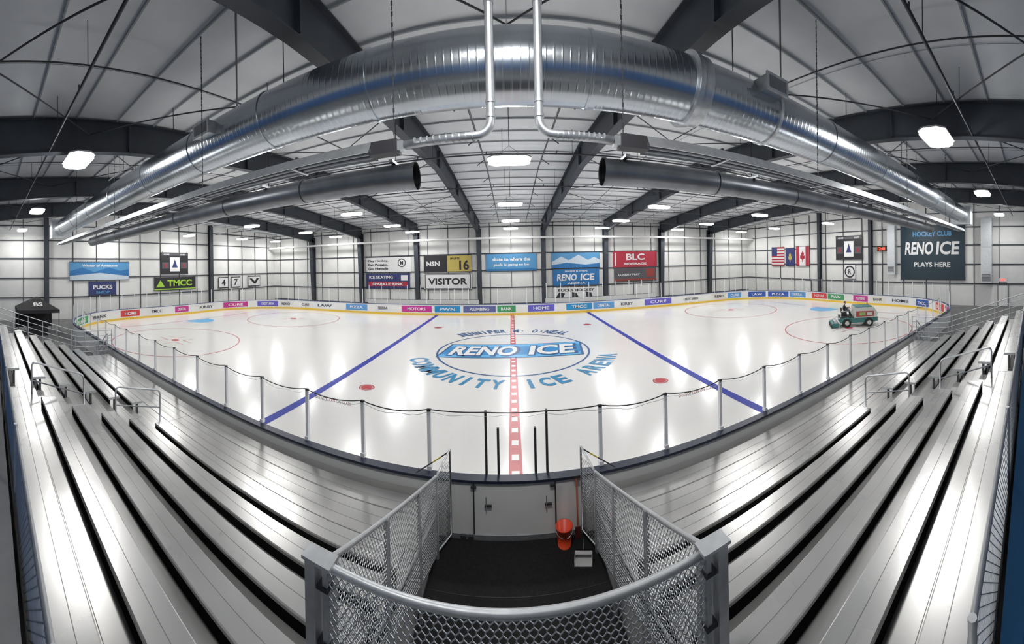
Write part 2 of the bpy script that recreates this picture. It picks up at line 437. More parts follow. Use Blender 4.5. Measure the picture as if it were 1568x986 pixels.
# glass
mb=MB()
POST=mat('glass_post',(.82,.83,.85),.5)
near=[1.65+1.42*k for k in range(15)]
for sx in(-1,1):
    xs=near
    for a,b in zip(xs[:-1],xs[1:]):
        mb.quad((sx*a,Y0+.06,1.09),(sx*b,Y0+.06,1.09),(sx*b,Y0+.06,2.2),(sx*a,Y0+.06,2.2),GLASS)
    mb.quad((sx*.57,Y0+.06,1.09),(sx*1.65,Y0+.06,1.09),(sx*1.65,Y0+.06,2.2),(sx*.57,Y0+.06,2.2),GLASS)
    for a in xs:
        mb.b2((sx*a-.035,Y0+.03,1.09),(sx*a+.035,Y0+.09,2.22),POST)
        mb.b2((sx*a-.045,Y0-.0,1.09),(sx*a+.045,Y0+.1,1.17),POST)
        mb.b2((sx*a-.037,Y0+.028,2.22),(sx*a+.037,Y0+.092,2.25),FRAME)
mb.quad((-.57,Y0+.06,1.09),(.6,Y0+.06,1.09),(.6,Y0+.06,1.95),(-.57,Y0+.06,1.95),GLASS)
for x,h in((-.55,2.27),(.6,2.27),(-.32,1.95),(.38,1.95)):
    mb.b2((x-.022,Y0+.03,1.09),(x+.022,Y0+.09,h),FRAME)
s0=near[-1]; s1=TOT-near[-1]; n=int((s1-s0)/1.42)
for i in range(n+1):
    s=s0+(s1-s0)*i/n
    p,nn=path(s); top=2.6 if 30<s<TOT-30 else 2.3
    q=(p[0]+nn[0]*.07,p[1]+nn[1]*.07)
    mb.cyl((q[0],q[1],1.09),(q[0],q[1],top),.03,POST,n=6)
sweep(mb,[(.06,1.09),(.06,2.55)],s0,s1,GLASS,step=1.42,closed=False)
REDT=mat('decal_red',(.7,.15,.12),.5)
for x in(-3.8,3.85):
    text_fit(mb,'DO NOT LEAN ON GLASS',(x,Y0+.05,2.12),(1,0,0),(0,0,1),.9,.06,REDT,.01)
mb.obj('rink_glass')
mb=MB()
xs=[-a for a in near[::-1]]+[-.55,.6]+near
pts=[]
for a,b in zip(xs[:-1],xs[1:]):
    for k in range(8):
        t=k/8; pts.append((a+(b-a)*t,Y0-.0,2.27-.09*(4*t*(1-t))*(1 if abs(b-a)>1.2 else .15)))
pts.append((xs[-1],Y0,2.27))
mb.tube(pts,.011,BLACK,n=6)
pts2=[(p[0],p[1]-.01,p[2]-.06-.02*sin(p[0]*9)) for p in pts]
mb.tube(pts2,.005,GALV,n=4)
mb.obj('glass_top_cable')

# ------------------------------------------------------------------ bleachers
ROWS=6
def yf(k): return 4.25-.7*k
def zs(k): return 1.25+.25*k
def plank(mb,y0,y1,z,x0,x1,m,t=.045,grooves=1):
    """extruded aluminium plank : rounded edges and shallow grooves along its length"""
    e=.012; prof=[(y0,z-t),(y0,z-e),(y0+e,z)]
    for g in range(1,grooves+1):
        c=y0+(y1-y0)*g/(grooves+1); prof+=[(c-.004,z),(c,z-.005),(c+.004,z)]
    prof+=[(y1-e,z),(y1,z-e),(y1,z-t)]
    mb.prism(prof,'x',x0,x1,m)
DKG=mat('understructure_grey',(.10,.10,.105),.5,metal=.3)
GAP=mat('bleacher_gap_shade',(.025,.025,.027),.9,spec=0.0)  # near-black sheets standing in for the shade in gaps under the seats
def section(sx,x0,x1,xw0,xw1):
    a,b=sorted((sx*x0,sx*x1)); wa,wb=sorted((sx*xw0,sx*xw1))
    mb=MB()
    for j in range(3): plank(mb,4.05+j*.665,4.05+j*.665+.66,.83,wa,wb,ALU2,grooves=2)
    for k in range(ROWS):
        y=yf(k);z=zs(k)
        plank(mb,y-.33,y,z,a,b,ALU,grooves=1)
        for xx in(a,b): mb.b2((xx-.008,y-.335,z-.055),(xx+.008,y+.005,z+.004),GALV)
        if k>0:
            zf=z-.42
            plank(mb,y-.12,y+.385,zf,wa,wb,ALU2,grooves=1)
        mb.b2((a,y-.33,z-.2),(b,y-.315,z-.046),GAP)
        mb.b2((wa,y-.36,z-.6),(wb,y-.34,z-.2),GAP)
        n=max(2,int((b-a)/1.8))
        for i in range(n+1):
            xx=a+.1+(b-a-.2)*i/n
            mb.b2((xx-.02,y-.16,z-.42),(xx+.02,y-.1,z-.045),DKG)
            mb.b2((xx-.02,y-.3,0),(xx+.02,y-.26,z-.1),DKG)
    return mb.obj('bleacher')
section(-1,1.5,7.3,1.5,8.0); section(1,1.5,7.3,1.5,8.0)
section(-1,8.7,15.5,8.01,15.7); section(1,8.7,15.5,8.01,15.7)
def rnd(pts,r=.14):
    out=[Vector(pts[0])]
    for i in range(1,len(pts)-1):
        p=Vector(pts[i]);a=(Vector(pts[i-1])-p).normalized();b=(Vector(pts[i+1])-p).normalized()
        for t in(0,.25,.5,.75,1):
            out.append((p+a*r)*(1-t)**2+p*2*t*(1-t)+(p+b*r)*t*t)
    out.append(Vector(pts[-1])); return out
for sx in(-1,1):
    mb=MB()
    for k in range(1,ROWS):
        y=yf(k); z=zs(k)-.42
        mb.b2((sx*7.45,y+.405,z-.24),(sx*8.55,y+.60,z-.125),ALU)
    mb.obj('aisle_steps')
    for y0,y1,z0,z1,t0,t1 in((4.45,3.15,.83,1.1,1.75,2.05),(2.3,1.0,1.5,1.95,2.45,2.85)):
        mb=MB(); x=sx*8.0
        mb.tube(rnd([(x,y0,z0),(x,y0,t0),(x,y1,t1),(x,y1,z1)]),.024,GALV,n=8)
        mb.tube([(x,y0,(z0+t0)/2),(x,y1,(z1+t1)/2)],.017,GALV,n=8)
        for yy,zz in((y0,z0),(y1,z1)): mb.cyl((x,yy,zz),(x,yy,zz+.012),.06,GALV)
        mb.obj('aisle_handrail')
    mb=MB(); x=sx*15.75
    line=[(x,.4,3.3),(x,4.2,2.05),(x,6.0,2.0)]
    for dz in(0,-.25,-.5,-.75,-1.0):
        mb.tube([(p[0],p[1],p[2]+dz) for p in line],.022 if dz==0 else .015,GALV,n=6)
    for i in range(9):
        yy=.4+i*.7; zt=3.3-(yy-.4)*.33 if yy<4.2 else 2.04
        mb.cyl((x,yy,zt-1.3),(x,yy,zt),.02,GALV,n=6)
    mb.obj('bleacher_end_guardrail')
    mb=MB()
    for i in range(4):
        mb.b2((sx*(15.95+i*.3),4.2,.62-i*.2),(sx*(16.25+i*.3),5.8,.66-i*.2),ALU)
        mb.b2((sx*(15.95+i*.3),4.25,.0),(sx*(15.99+i*.3),4.3,.62-i*.2),FRAME)
        mb.b2((sx*(15.95+i*.3),5.7,.0),(sx*(15.99+i*.3),5.75,.62-i*.2),FRAME)
    for yy in(4.15,5.85):
        for dz in(0,-.3,-.6):
            mb.tube([(sx*15.95,yy,1.8+dz),(sx*17.3,yy,.95+dz),(sx*17.7,yy,.95+dz)],.02,GALV,n=6)
        for xx,zt in((15.95,1.8),(16.6,1.39),(17.3,.95),(17.7,.95)):
            mb.cyl((sx*xx,yy,0),(sx*xx,yy,zt),.02,GALV,n=6)
    mb.obj('bleacher_stair')

mb=MB(); mb.b2((-16,WB+.6,-.03),(16,.02,2.06),CONC); mb.obj('rear_platform')
for sx in(-1,1):
    mb=MB()
    x0=1.6;x1=15.7
    for z in(2.16,3.2): mb.tube([(sx*x0,.3,z),(sx*x1,.3,z)],.022,GALV,n=8)
    x=x0
    while x<=x1: mb.cyl((sx*x,.3,2.0),(sx*x,.3,3.24),.025,GALV,n=8); x+=2.35
    chainlink(mb,(sx*x0,.3,2.16),(sx,0,0),(0,0,1),x1-x0,1.04,.075,.005,GALV)
    mb.obj('rear_chainlink_fence')
    mb=MB(); cc=SKIRT if sx<0 else BLUEPAD
    mb.b2((sx*1.6,.08,2.06),(sx*15.7,.2,2.4),cc); mb.b2((sx*1.6,.06,2.4),(sx*15.7,.22,2.43),SKIRT if sx<0 else mat('pad_light',(.02,.08,.18),.6,spec=.1)); mb.obj('kick_wall')

# ------------------------------------------------------------------ player entry pit
mb=MB(); mb.b2((-1.42,2.0,-.03),(1.42,Y0-.18,.015),RUBBER)
for i in range(1,4): mb.b2((-1.42,2+i*1.0-.004,.015),(1.42,2+i*1.0+.004,.018),BLACK)
mb.obj('rubber_mat')
mb=MB()
mb.b2((-1.42,.05,0),(1.42,1.93,1.54),SKIRT); mb.b2((-1.42,.05,1.54),(1.42,1.93,1.58),ALU2)
mb.obj('pit_platform')
for sx in(-1,1):
    mb=MB()
    mb.prism([(2.0,0),(6.02,0),(6.02,.78),(4.1,.78),(3.0,1.0),(2.0,1.3)],'x',sx*1.44,sx*1.48,SKIRT)
    for yy in(2.7,3.6,4.5,5.3): mb.b2((sx*1.425,yy-.04,0.02),(sx*1.445,yy+.04,.75),GALV)
    mb.obj('pit_side_panel')
    mb=MB(); x=sx*1.36
    A=Vector((x,2.14,2.84)); B=Vector((x,5.55,1.42)); sl=(B.z-A.z)/(B.y-A.y)
    mb.tube([A,B],.024,GALV,n=10)
    mb.sphere(tuple(A+Vector((0,.02,.0))),.034,FRAME,8,6)
    mb.tube([A-Vector((0,0,1.2)),B-Vector((0,0,.62))],.018,GALV,n=8)
    for yy in(2.2,3.3,4.5,5.55):
        zt=A.z+sl*(yy-A.y)
        mb.b2((x-.025,yy-.025,.02),(x+.025,yy+.025,zt),GALV)
    U=Vector((0,1,sl)); hexlink(mb,A-Vector((0,0,1.35)),U,(0,0,1),3.41,1.33,.055,.0042,GALV)
    x2=sx*1.2
    W0=Vector((x,5.6,.1)); W1=Vector((x2,6.0,.1))
    mb.tube([W0,W0+Vector((0,0,1.3)),W1+Vector((0,0,1.55)),W1,W0],.02,GALV,n=8)
    hexlink(mb,W0,(W1-W0).normalized(),(0,0,1),(W1-W0).length,1.36,.055,.0038,GALV)
    YB=mat('strap_yellow',(.6,.5,.03),.5)
    q0=Vector((x2,6.0,1.62)); q1=Vector((sx*1.85,6.0,1.15))
    for i in range(8):
        mb.cyl(q0.lerp(q1,i/8),q0.lerp(q1,(i+1)/8),.012,YB if i in(2,3) else FRAME,n=6)
    mb.obj('pit_side_railing')
mb=MB()
mb.tube([(-1.42,2.06,2.87),(1.42,2.06,2.87)],.03,GALV,n=12)
mb.tube([(-1.31,2.06,1.75),(1.31,2.06,1.75)],.022,GALV,n=8)
hexlink(mb,(-1.31,2.06,1.77),(1,0,0),(0,0,1),2.62,1.06,.055,.0048,GALV)
for sx in(-1,1):
    mb.b2((sx*1.44-.045,2.0,1.6),(sx*1.44+.045,2.1,2.9),GALV)
    mb.b2((sx*1.33-.02,2.03,1.6),(sx*1.33+.02,2.09,2.87),GALV)
    mb.b2((sx*1.38-.12,1.98,2.9),(sx*1.38+.12,2.12,2.925),GALV)
    for z in(2.3,2.7): mb.b2((sx*1.38-.08,2.02,z),(sx*1.38+.08,2.1,z+.03),FRAME)
    mb.b2((sx*1.38-.08,1.96,1.585),(sx*1.38+.08,2.12,1.605),GALV)
mb.obj('pit_front_railing')

mb=MB(); c=(.84,5.84)
n=28
prof=[(.115,.0),(.145,.32),(.155,.32),(.155,.345),(.14,.345),(.11,.02)]
vs=[];fs=[]
for r,z in prof:
    for i in range(n): vs.append((c[0]+r*cos(2*pi*i/n),c[1]+r*sin(2*pi*i/n),z+.02))
for j in range(len(prof)-1):
    for i in range(n): fs.append((j*n+i,j*n+(i+1)%n,(j+1)*n+(i+1)%n,(j+1)*n+i))
fs.append(tuple(range(n))); fs.append(tuple(range(5*n,6*n)))
mb.add(vs,fs,ORANGE,True)
mb.tube([(c[0]+.155*cos(t),c[1]-.02-.11*sin(t),.34-.12*sin(t)) for t in [pi*i/12 for i in range(13)]],.004,GALV,n=6)
mb.obj('orange_bucket')
mb=MB(); D=mat('dustpan_grey',(.6,.6,.59),.4,metal=.2)
M=Matrix.Translation((1.1,5.45,.02))@Matrix.Rotation(radians(-14),4,'Z')@Matrix.Scale(.9,4)
mb.b2((-.16,-.12,0),(.16,.12,.012),D,M); mb.b2((-.16,.1,0),(.16,.12,.11),D,M)
for a in(-1,1): mb.b2((a*.16-.006,-.12,0),(a*.16+.006,.12,.08),D,M)
mb.b2((-.16,.02,.1),(.16,.12,.11),D,M)
mb.cyl((0,.11,.06),(0,.3,.16),.014,FRAME,M=M)
mb.obj('dustpan')
mb=MB(); OH=mat('stick_orange',(.55,.12,.04),.5)
mb.cyl((1.1,5.93,.25),(1.1,5.97,1.12),.013,OH,n=10)
mb.b2((1.05,5.9,.02),(1.15,5.92,.24),mat('shovel_dark',(.1,.02,.02),.5)); mb.b2((1.05,5.95,1.1),(1.15,5.99,1.14),FRAME)
mb.obj('snow_shovel')

# ------------------------------------------------------------------ ducts, heaters
rings=[(x,.02,.05) for x in(-24,-20.5,-17,-13.6,-10.3,-7.4,-4.8,-2.35,1.35,7.6,10.8,14,17.5,21,24.5)]+[(3.3,.09,.1),(3.42,.05,.3),(5.4,.03,.08)]
mb=MB(); r=.6
mb.cyl((-26,0,0),(26,0,0),r,DUCT,n=56)
for x,rr,w in rings: mb.cyl((x-w/2,0,0),(x+w/2,0,0),r+rr,GALV if w>.07 else DUCT,n=56)
for x,zz in((-6.4,.05),(5.0,.25)):
    mb.b2((x-.28,-.82,zz-.12),(x+.28,-.4,zz+.18),GALV); mb.b2((x-.31,-.86,zz-.15),(x+.31,-.82,zz+.21),GALV)
    mb.b2((x-.25,-.865,zz-.09),(x+.25,-.86,zz+.15),DUCTD)
for sx in(-1,1):
    for x in(4.5,9,13.5,18,22.5):
        mb.cyl((sx*x,0,.6),(sx*x,0,1.9),.012,ROD,n=6)
    mb.b2((sx*25.6,-.75,-.75),(sx*26.6,.75,.75),GALV)
mb.obj('main_air_duct',Matrix.Translation((0,5.6,8.35)))
for sx in(-1,1):
    mb=MB(); a,b=sx*2.1,sx*23
    mb.cyl((a,0,0),(b,0,0),.3,DUCTD,n=36,caps=False); mb.cyl((a,0,0),(b,0,0),.285,BLACK,n=28,caps=False)
    for x in(2.12,5.2,8.3,11.4,14.6,17.8,21): mb.cyl((sx*x-.03,0,0),(sx*x+.03,0,0),.32,DUCTD,n=36,caps=False)
    for x in(2.6,6.5,11.6,15.5,20):
        mb.cyl((sx*x,0,.3),(sx*x,0,zc(7.3)-7.1-.1),.01,ROD,n=6); mb.b2((sx*x-.05,-.34,.28),(sx*x+.05,.34,.34),GALV)
    mb.obj('return_air_duct',Matrix.Translation((0,7.3,7.1)))
    mb=MB(); x0,x1=sx*1.95,sx*21
    mb.prism([(-.22,-.08),(-.1,.1),(.1,.1),(.22,-.08),(.2,-.08),(.09,.085),(-.09,.085),(-.2,-.08)],'x',x0,x1,GALV)
    mb.cyl((x0,-.07,-.03),(x1,-.07,-.03),.05,DUCTD,n=12); mb.cyl((x0,.09,-.03),(x1,.09,-.03),.05,DUCTD,n=12)
    mb.b2((sx*1.55,-.1,-.09),(sx*1.98,.1,.1),FRAME); mb.b2((sx*1.47,-.07,-.06),(sx*1.55,.07,.07),GALV)
    for x in(3.3,6,8.7,11.4,14.1,16.8,19.5):
        mb.b2((sx*x-.02,-.23,-.1),(sx*x+.02,.23,-.08),GALV)
        mb.b2((sx*x-.02,-.1,.1),(sx*x+.02,.1,.13),FRAME)
    for x in(1.62,6,11.4,16.8):
        for i in range(50):
            zz=.12+i*.078
            if zz<zc(4.5)-6.75-.15:
                if i%2: mb.b2((sx*x-.014,-.003,zz),(sx*x+.014,.003,zz+.07),ROD)
                else: mb.b2((sx*x-.003,-.014,zz),(sx*x+.003,.014,zz+.07),ROD)
    mb.obj('radiant_tube_heater',Matrix.Translation((0,4.5,6.75)))
    mb=MB(); px=-.24 if sx<0 else .42
    zt=zc(4.5)
    pts=[(px,4.5,zt-.02),(px,4.5,7.0)]
    for t in range(1,7):
        a=pi/2*t/6; pts.append((px+sx*.2*(1-cos(a)),4.5,7.0-.2*sin(a)))
    pts.append((sx*1.46,4.5,6.77))
    mb.tube(pts,.06,GALV,n=14)
    for z in(7.25,7.05,8.6,8.66,9.9): mb.cyl((px,4.5,z-.02),(px,4.5,z+.02),.07,GALV,n=14)
    for i in range(10):
        x=px+sx*.25+(sx*1.4-px-sx*.25)*i/10; mb.cyl((x-.008,4.5,6.79),(x+.008,4.5,6.79),.067,GALV,n=14)
    mb.obj('heater_flue_pipe')

# ------------------------------------------------------------------ high bay lights
def build_light():
    mb=MB()
    # chamfered LED high-bay body with lens enlarged to stand in for its glow, cooling fins, driver box and V hanger
    def oct(w,d,c): return [(-w+c,-d),(w-c,-d),(w,-d+c),(w,d-c),(w-c,d),(-w+c,d),(-w,d-c),(-w,-d+c)]
    mb.prism(oct(.8,.44,.22),'z',0,.05,LBODY)
    mb.prism(oct(.76,.40,.2),'z',-.11,0,LAMP)
    for i in range(15): mb.b2((-.56+i*.08-.006,-.26,.05),(-.56+i*.08+.006,.26,.12),LBODY)
    mb.b2((-.25,-.07,.12),(.25,.07,.19),LBODY)
    for a in(-1,1): mb.tube([(a*.5,0,.08),(a*.25,0,.32),(0,0,.5)],.006,ROD,n=5)
    return mb
first=None
LX=[-31,-21,-11,0,10.2,19.8,30]; LY=[3,12.2,21.2,29.5,36.0]
for x in LX:
    for y in LY:
        yy=2.4 if (x==0 and y==3) else y
        if first is None:
            o=build_light().obj('high_bay_light'); first=o
        else:
            o=bpy.data.objects.new('high_bay_light',first.data); scene.collection.objects.link(o)
        o.location=(x,yy,8.87)
        h=MB(); h.cyl((0,0,.5),(0,0,zc(yy)-8.87-.05),.012,ROD,n=6); c=h.obj('suspension_cable'); c.parent=o
        ld=bpy.data.lights.new('lamp','AREA'); ld.shape='RECTANGLE'; ld.size=1.2; ld.size_y=.6; ld.energy=135; ld.color=(1,.99,.975)
        lo=bpy.data.objects.new('lamp_down',ld); scene.collection.objects.link(lo); lo.parent=o; lo.location=(0,0,-.13)
        pd=bpy.data.lights.new('fill_point','POINT'); pd.energy=70; pd.shadow_soft_size=.2; pd.color=(.97,.985,1)  # added fill below each fixture to brighten the ceiling and walls
        po=bpy.data.objects.new('ceiling_fill',pd); scene.collection.objects.link(po); po.parent=o; po.location=(0,0,-.45)

# ------------------------------------------------------------------ banners
def banner(name,plane,a0,a1,z0,z1,bg,items):
    """plane 'far': a = x ; 'left'/'right': a = y"""
    mb=MB()
    if plane=='far':
        X=Vector((1,0,0)); P=lambda a,z,o:Vector((a,WY-.16-o,z))
    elif plane=='left':
        X=Vector((0,1,0)); P=lambda a,z,o:Vector((-WX+.16+o,a,z))
    else:
        X=Vector((0,-1,0)); P=lambda a,z,o:Vector((WX-.16-o,a,z))
    a0,a1=sorted((a0,a1))
    def box(p0,p1,o0,o1,m):
        A=P(p0[0],p0[1],o0);B=P(p1[0],p1[1],o1); mb.b2(A,B,m)
    box((a0,z0),(a1,z1),-.04,0,bg)
    for z in(z0,z1): box((a0-.04,z-.03),(a1+.04,z+.03),-.045,.01,FRAME)
    for aa in(a0+.2,a1-.2):
        box((aa-.02,z1),(aa+.02,z1+.12),-.04,-.01,FRAME)
    W=a1-a0;H=z1-z0
    flip=-1 if plane=='right' else 1
    ac=(a0+a1)/2; zc_=(z0+z1)/2
    for k,it in enumerate(items):
        if it[0]=='t':
            _,t,u,v,w,h,m=it[:7]
            text_fit(mb,t,P(ac+flip*u*W,zc_+v*H,.02+.002*k),X,(0,0,1),w*W,h*H,m,.03,it[7] if len(it)>7 else 0)
        elif it[0]=='r':
            _,u,v,w,h,m=it
            box((ac+flip*u*W-w*W/2,zc_+v*H-h*H/2),(ac+flip*u*W+w*W/2,zc_+v*H+h*H/2),0,.006+.001*k,m)
        elif it[0]=='p':
            _,pts,m=it
            mb.add([P(ac+flip*u*W,zc_+v*H,.009+.001*k) for u,v in pts],[tuple(range(len(pts)))],m)
        elif it[0]=='d':
            _,u,v,rr,m=it
            mb.add([P(ac+flip*(u*W+rr*H*cos(2*pi*i/24)),zc_+v*H+rr*H*sin(2*pi*i/24),.009+.001*k) for i in range(24)],[tuple(range(24))],m)
    return mb.obj(name)
CW=mat('banner_white',(.74,.74,.74),.5); CK=mat('banner_black',(.015,.015,.018),.5); CB=mat('banner_blue',(.02,.15,.38),.5)
CSKY=mat('banner_sky',(.08,.27,.5),.5); CY=mat('banner_yellow',(.5,.4,.1),.5); CR=mat('banner_red',(.4,.02,.045),.5)
CG=mat('banner_green',(.35,.6,.05),.5); CGY=mat('banner_grey',(.08,.08,.09),.5); CTE=mat('banner_teal',(.01,.03,.046),.5); CSN=mat('banner_snow',(.5,.58,.65),.5); CRD=mat('banner_rust',(.25,.04,.03),.5); CNV=mat('banner_navy',(.025,.035,.14),.5)
banner('wall_banner_hockey','far',-18.2,-12.1,4.25,6.15,CW,[('t','Play Hockey.',-.22,.25,.45,.16,CK),('t','Eat Potato.',-.22,0,.45,.16,CK),('t','Go Nevada',-.22,-.25,.45,.16,CK),('d',.3,.1,.28,CK),('d',.3,.1,.22,CW),('t','M',.3,.1,.06,.25,CK),('p',[(-.5,-.5),(-.45,-.5),(-.5,-.4)],CB)])
banner('wall_banner_rink_ad','far',-18.2,-12.3,2.2,4.1,CNV,[('t','ICE SKATING',-.15,.25,.55,.2,CW),('r',0,-.2,.9,.28,CR),('t','SPARKLE RINK',0,-.2,.7,.18,CW),('r',.38,.2,.15,.35,CW)])
banner('wall_banner_team','far',-10.5,-4.7,4.2,6.15,CK,[('t','NSN',-.3,.0,.28,.3,CW),('r',.25,0,.5,1,CY),('t','16',.35,-.1,.2,.6,CK),('t','SPORTS',.16,.3,.2,.12,CK)])
banner('wall_banner_visitor','far',-10.5,-4.7,2.1,4.0,CW,[('r',0,0,.96,.9,CK),('r',0,0,.93,.84,CW),('t','VISITOR',0,0,.82,.42,CK)])
banner('wall_banner_blue_slogan','far',-2.95,2.95,4.15,6.2,CSKY,[('t','skate to where the',0,.18,.75,.2,CW),('t','puck is going to be',0,-.15,.7,.2,CW),('r',0,-.42,1,.1,CB)])
banner('wall_banner_mountain','far',4.75,10.6,4.35,6.2,CSKY,[('p',[(-.5,-.5),(-.5,-.1),(-.3,.25),(-.15,.0),(.05,.35),(.25,.0),(.38,.2),(.5,0),(.5,-.5)],CSN),('p',[(-.5,-.5),(-.5,-.3),(-.2,-.15),(.2,-.3),(.5,-.2),(.5,-.5)],CB)])
banner('wall_banner_rink_name','far',4.85,10.5,2.25,4.25,CB,[('t','JENNIFER M. O\'NEAL',0,.35,.5,.1,CW),('t','RENO',-.2,0,.42,.4,CW,.1),('t','ICE',.24,0,.3,.4,CW,.1),('t','ARENA',0,-.36,.4,.1,CW)])
banner('wall_banner_mascots','far',4.9,10.4,.6,2.1,CW,[('t','BUCKS HOCKEY',0,.25,.8,.2,CK),('p',[(-.38,.1),(-.25,-.0),(-.3,-.35),(-.38,-.42),(-.45,-.3)],CK),('p',[(-.1,.1),(0,.0),(.05,-.35),(-.02,-.42),(-.1,-.3)],CK),('p',[(.2,.1),(.33,.0),(.36,-.35),(.3,-.42),(.22,-.3)],CK)])
banner('wall_banner_red','far',12.3,18.2,4.25,6.3,CR,[('t','BLC',0,.14,.42,.4,CW),('t','BEVERAGE',0,-.28,.5,.14,CW),('r',-.45,0,.02,.8,CW)])
banner('wall_banner_dark','far',12.4,18.1,2.5,4.2,CGY,[('t','LUXURY PLAY',-.15,.0,.5,.14,CW),('r',0,-.38,1,.14,CRD),('r',.36,.1,.2,.6,CRD)])
banner('wall_banner_lake','left',8.2,14.9,3.95,5.9,CSKY,[('p',[(-.5,-.5),(-.5,0),(-.3,.2),(-.1,-.05),(.15,.2),(.35,0),(.5,.1),(.5,-.5)],CB),('p',[(-.5,-.5),(-.5,-.25),(0,-.1),(.5,-.3),(.5,-.5)],CSN),('t','Winter of Awesome',0,.3,.6,.14,CW)])
banner('wall_banner_small_blue','left',10.3,13.4,2.35,3.8,CNV,[('t','PUCKS',0,.1,.7,.3,CW),('t','SHOP',0,-.28,.5,.2,CSKY)])
banner('wall_banner_green','left',18.1,23.9,2.6,4.1,CK,[('p',[(-.46,-.25),(-.36,.3),(-.26,-.25)],CG),('t','TMCC',.1,.05,.6,.5,CG),('r',0,-.42,1,.08,CG)])
banner('wall_poster','left',27.6,29.3,2.5,3.9,CK,[('r',0,0,.9,.88,CW),('t','4',0,0,.4,.6,CK)])
banner('wall_poster','left',29.8,31.5,2.5,3.9,CK,[('r',0,0,.9,.88,CW),('t','7',0,0,.4,.6,CK)])
banner('wall_poster','left',33,35.5,2.5,3.9,CGY,[('r',0,0,.94,.88,CW),('p',[(-.4,.3),(0,-.3),(.1,-.1),(-.2,.3)],CK),('p',[(.4,.3),(.1,-.3),(0,-.1),(.2,.3)],CK)])
def scoreboard(plane,a0,a1,z0,z1):
    banner('scoreboard',plane,a0,a1,z0,z1,CK,[('r',0,.42,.95,.1,CGY),('t','HOME',-.3,.42,.2,.07,CW),('t','GUEST',.3,.42,.2,.07,CW),('r',0,-.05,.36,.66,CW),('p',[(-.1,-.2),(0,.2),(.1,-.2)],CNV),('r',-.34,-.1,.24,.3,CGY),('r',.34,-.1,.24,.3,CGY),('t','0',-.34,-.1,.08,.2,CR),('t','0',.34,-.1,.08,.2,CR)])
scoreboard('left',19.0,22.8,4.5,7.0); scoreboard('right',18.9,22.6,4.8,7.6)
banner('hockey_club_banner','right',6.9,14.1,2.6,8.4,CTE,[('t','HOCKEY CLUB',0,.34,.6,.09,CSKY),('t','RENO',-.2,.08,.44,.24,CW,.1),('t','ICE',.24,.08,.34,.24,CW,.1),('t','PLAYS HERE',0,-.22,.56,.09,CW)])
banner('wall_banner_crest','right',19.9,21.4,2.5,4.2,CW,[('d',0,.0,.42,CK),('d',0,0,.32,CW),('t','R',0,0,.3,.35,CK)])
st=[('r',0,-.5+(i+.5)/13,1,1/13,CR) for i in range(0,13,2)]+[('r',-.28,.27,.44,.46,CNV)]
banner('american_flag','right',31.2,33.6,4.0,6.6,CW,st)
leaf=[(0,.3),(.05,.15),(.12,.2),(.1,0),(.2,.06),(.17,-.05),(.2,-.1),(.03,-.18),(.03,-.3),(-.03,-.3),(-.03,-.18),(-.2,-.1),(-.17,-.05),(-.2,.06),(-.1,0),(-.12,.2),(-.05,.15)]
banner('canadian_flag','right',26.8,29.0,4.0,6.6,CW,[('r',-.37,0,.26,1,CR),('r',.37,0,.26,1,CR),('p',leaf,CR)])
banner('state_flag','right',29.3,30.9,4.0,6.4,CNV,[('p',leaf,CY)])
mb=MB(); mb.b2((WX-.35,15.8,5.7),(WX-.12,16.9,6.3),BLACK); text_fit(mb,'12:41',(WX-.36,16.35,6.0),(0,-1,0),(0,0,1),.9,.35,mat('led_red',(1,.05,.03),.4,emit=3),.02); mb.obj('wall_clock')

for y,w,z0,z1 in((14.9,.45,3.2,8.5),(4.6,.55,2.4,8.9)):
    mb=MB(); mb.b2((WX-1.0,y-w,z0),(WX-.25,y+w,z1),GALV)
    z=z0
    while z<z1: mb.b2((WX-1.03,y-w-.03,z),(WX-.22,y+w+.03,z+.06),GALV); z+=1.2
    for i in range(6): mb.b2((WX-1.035,y-w*.8,z0+.2+i*.12),(WX-1.0,y+w*.8,z0+.26+i*.12),FRAME)
    mb.obj('wall_supply_duct')
dn=1
for sx,ys in((-1,(31.8,)),(1,(3.0,27.0))):
    for y in ys:
        mb=MB(); x=sx*(WX-.16)
        mb.b2((x-.04,y-.55,0),(x+.04,y+.55,2.15),FRAME); mb.b2((x-sx*.05-.02,y-.48,0.02),(x-sx*.05+.02,y+.48,2.08),WHITE)
        mb.cyl((x-sx*.1,y-.38,1.0),(x-sx*.1,y-.25,1.0),.02,GALV)
        mb.obj('door_%d'%dn); dn+=1
mb=MB(); mb.b2((WX-.2,2.6,2.5),(WX-.1,3.4,2.85),WHITE); text_fit(mb,'EXIT',(WX-.21,3.0,2.67),(0,-1,0),(0,0,1),.5,.2,mat('exit_red',(.9,.05,.03),.4,emit=1.5),.02); mb.obj('exit_sign')

for x0 in(-16,3.5):
    mb=MB()
    mb.b2((x0,33.0,-.03),(x0+12.5,34.6,.2),RUBBER); mb.b2((x0,34.6,-.03),(x0+12.5,34.72,1.3),BOARD)
    plank(mb,33.9,34.25,.65,x0+.2,x0+12.3,ALU)
    for i in range(6): mb.b2((x0+.5+i*2.3,34.0,.2),(x0+.58+i*2.3,34.15,.6),FRAME)
    for i in range(9): mb.cyl((x0+.1+i*1.53,34.66,1.3),(x0+.1+i*1.53,34.66,2.9),.035,POST,n=6)
    mb.b2((x0,34.64,1.3),(x0+12.5,34.68,1.34),NAVY)
    mb.obj('players_bench')

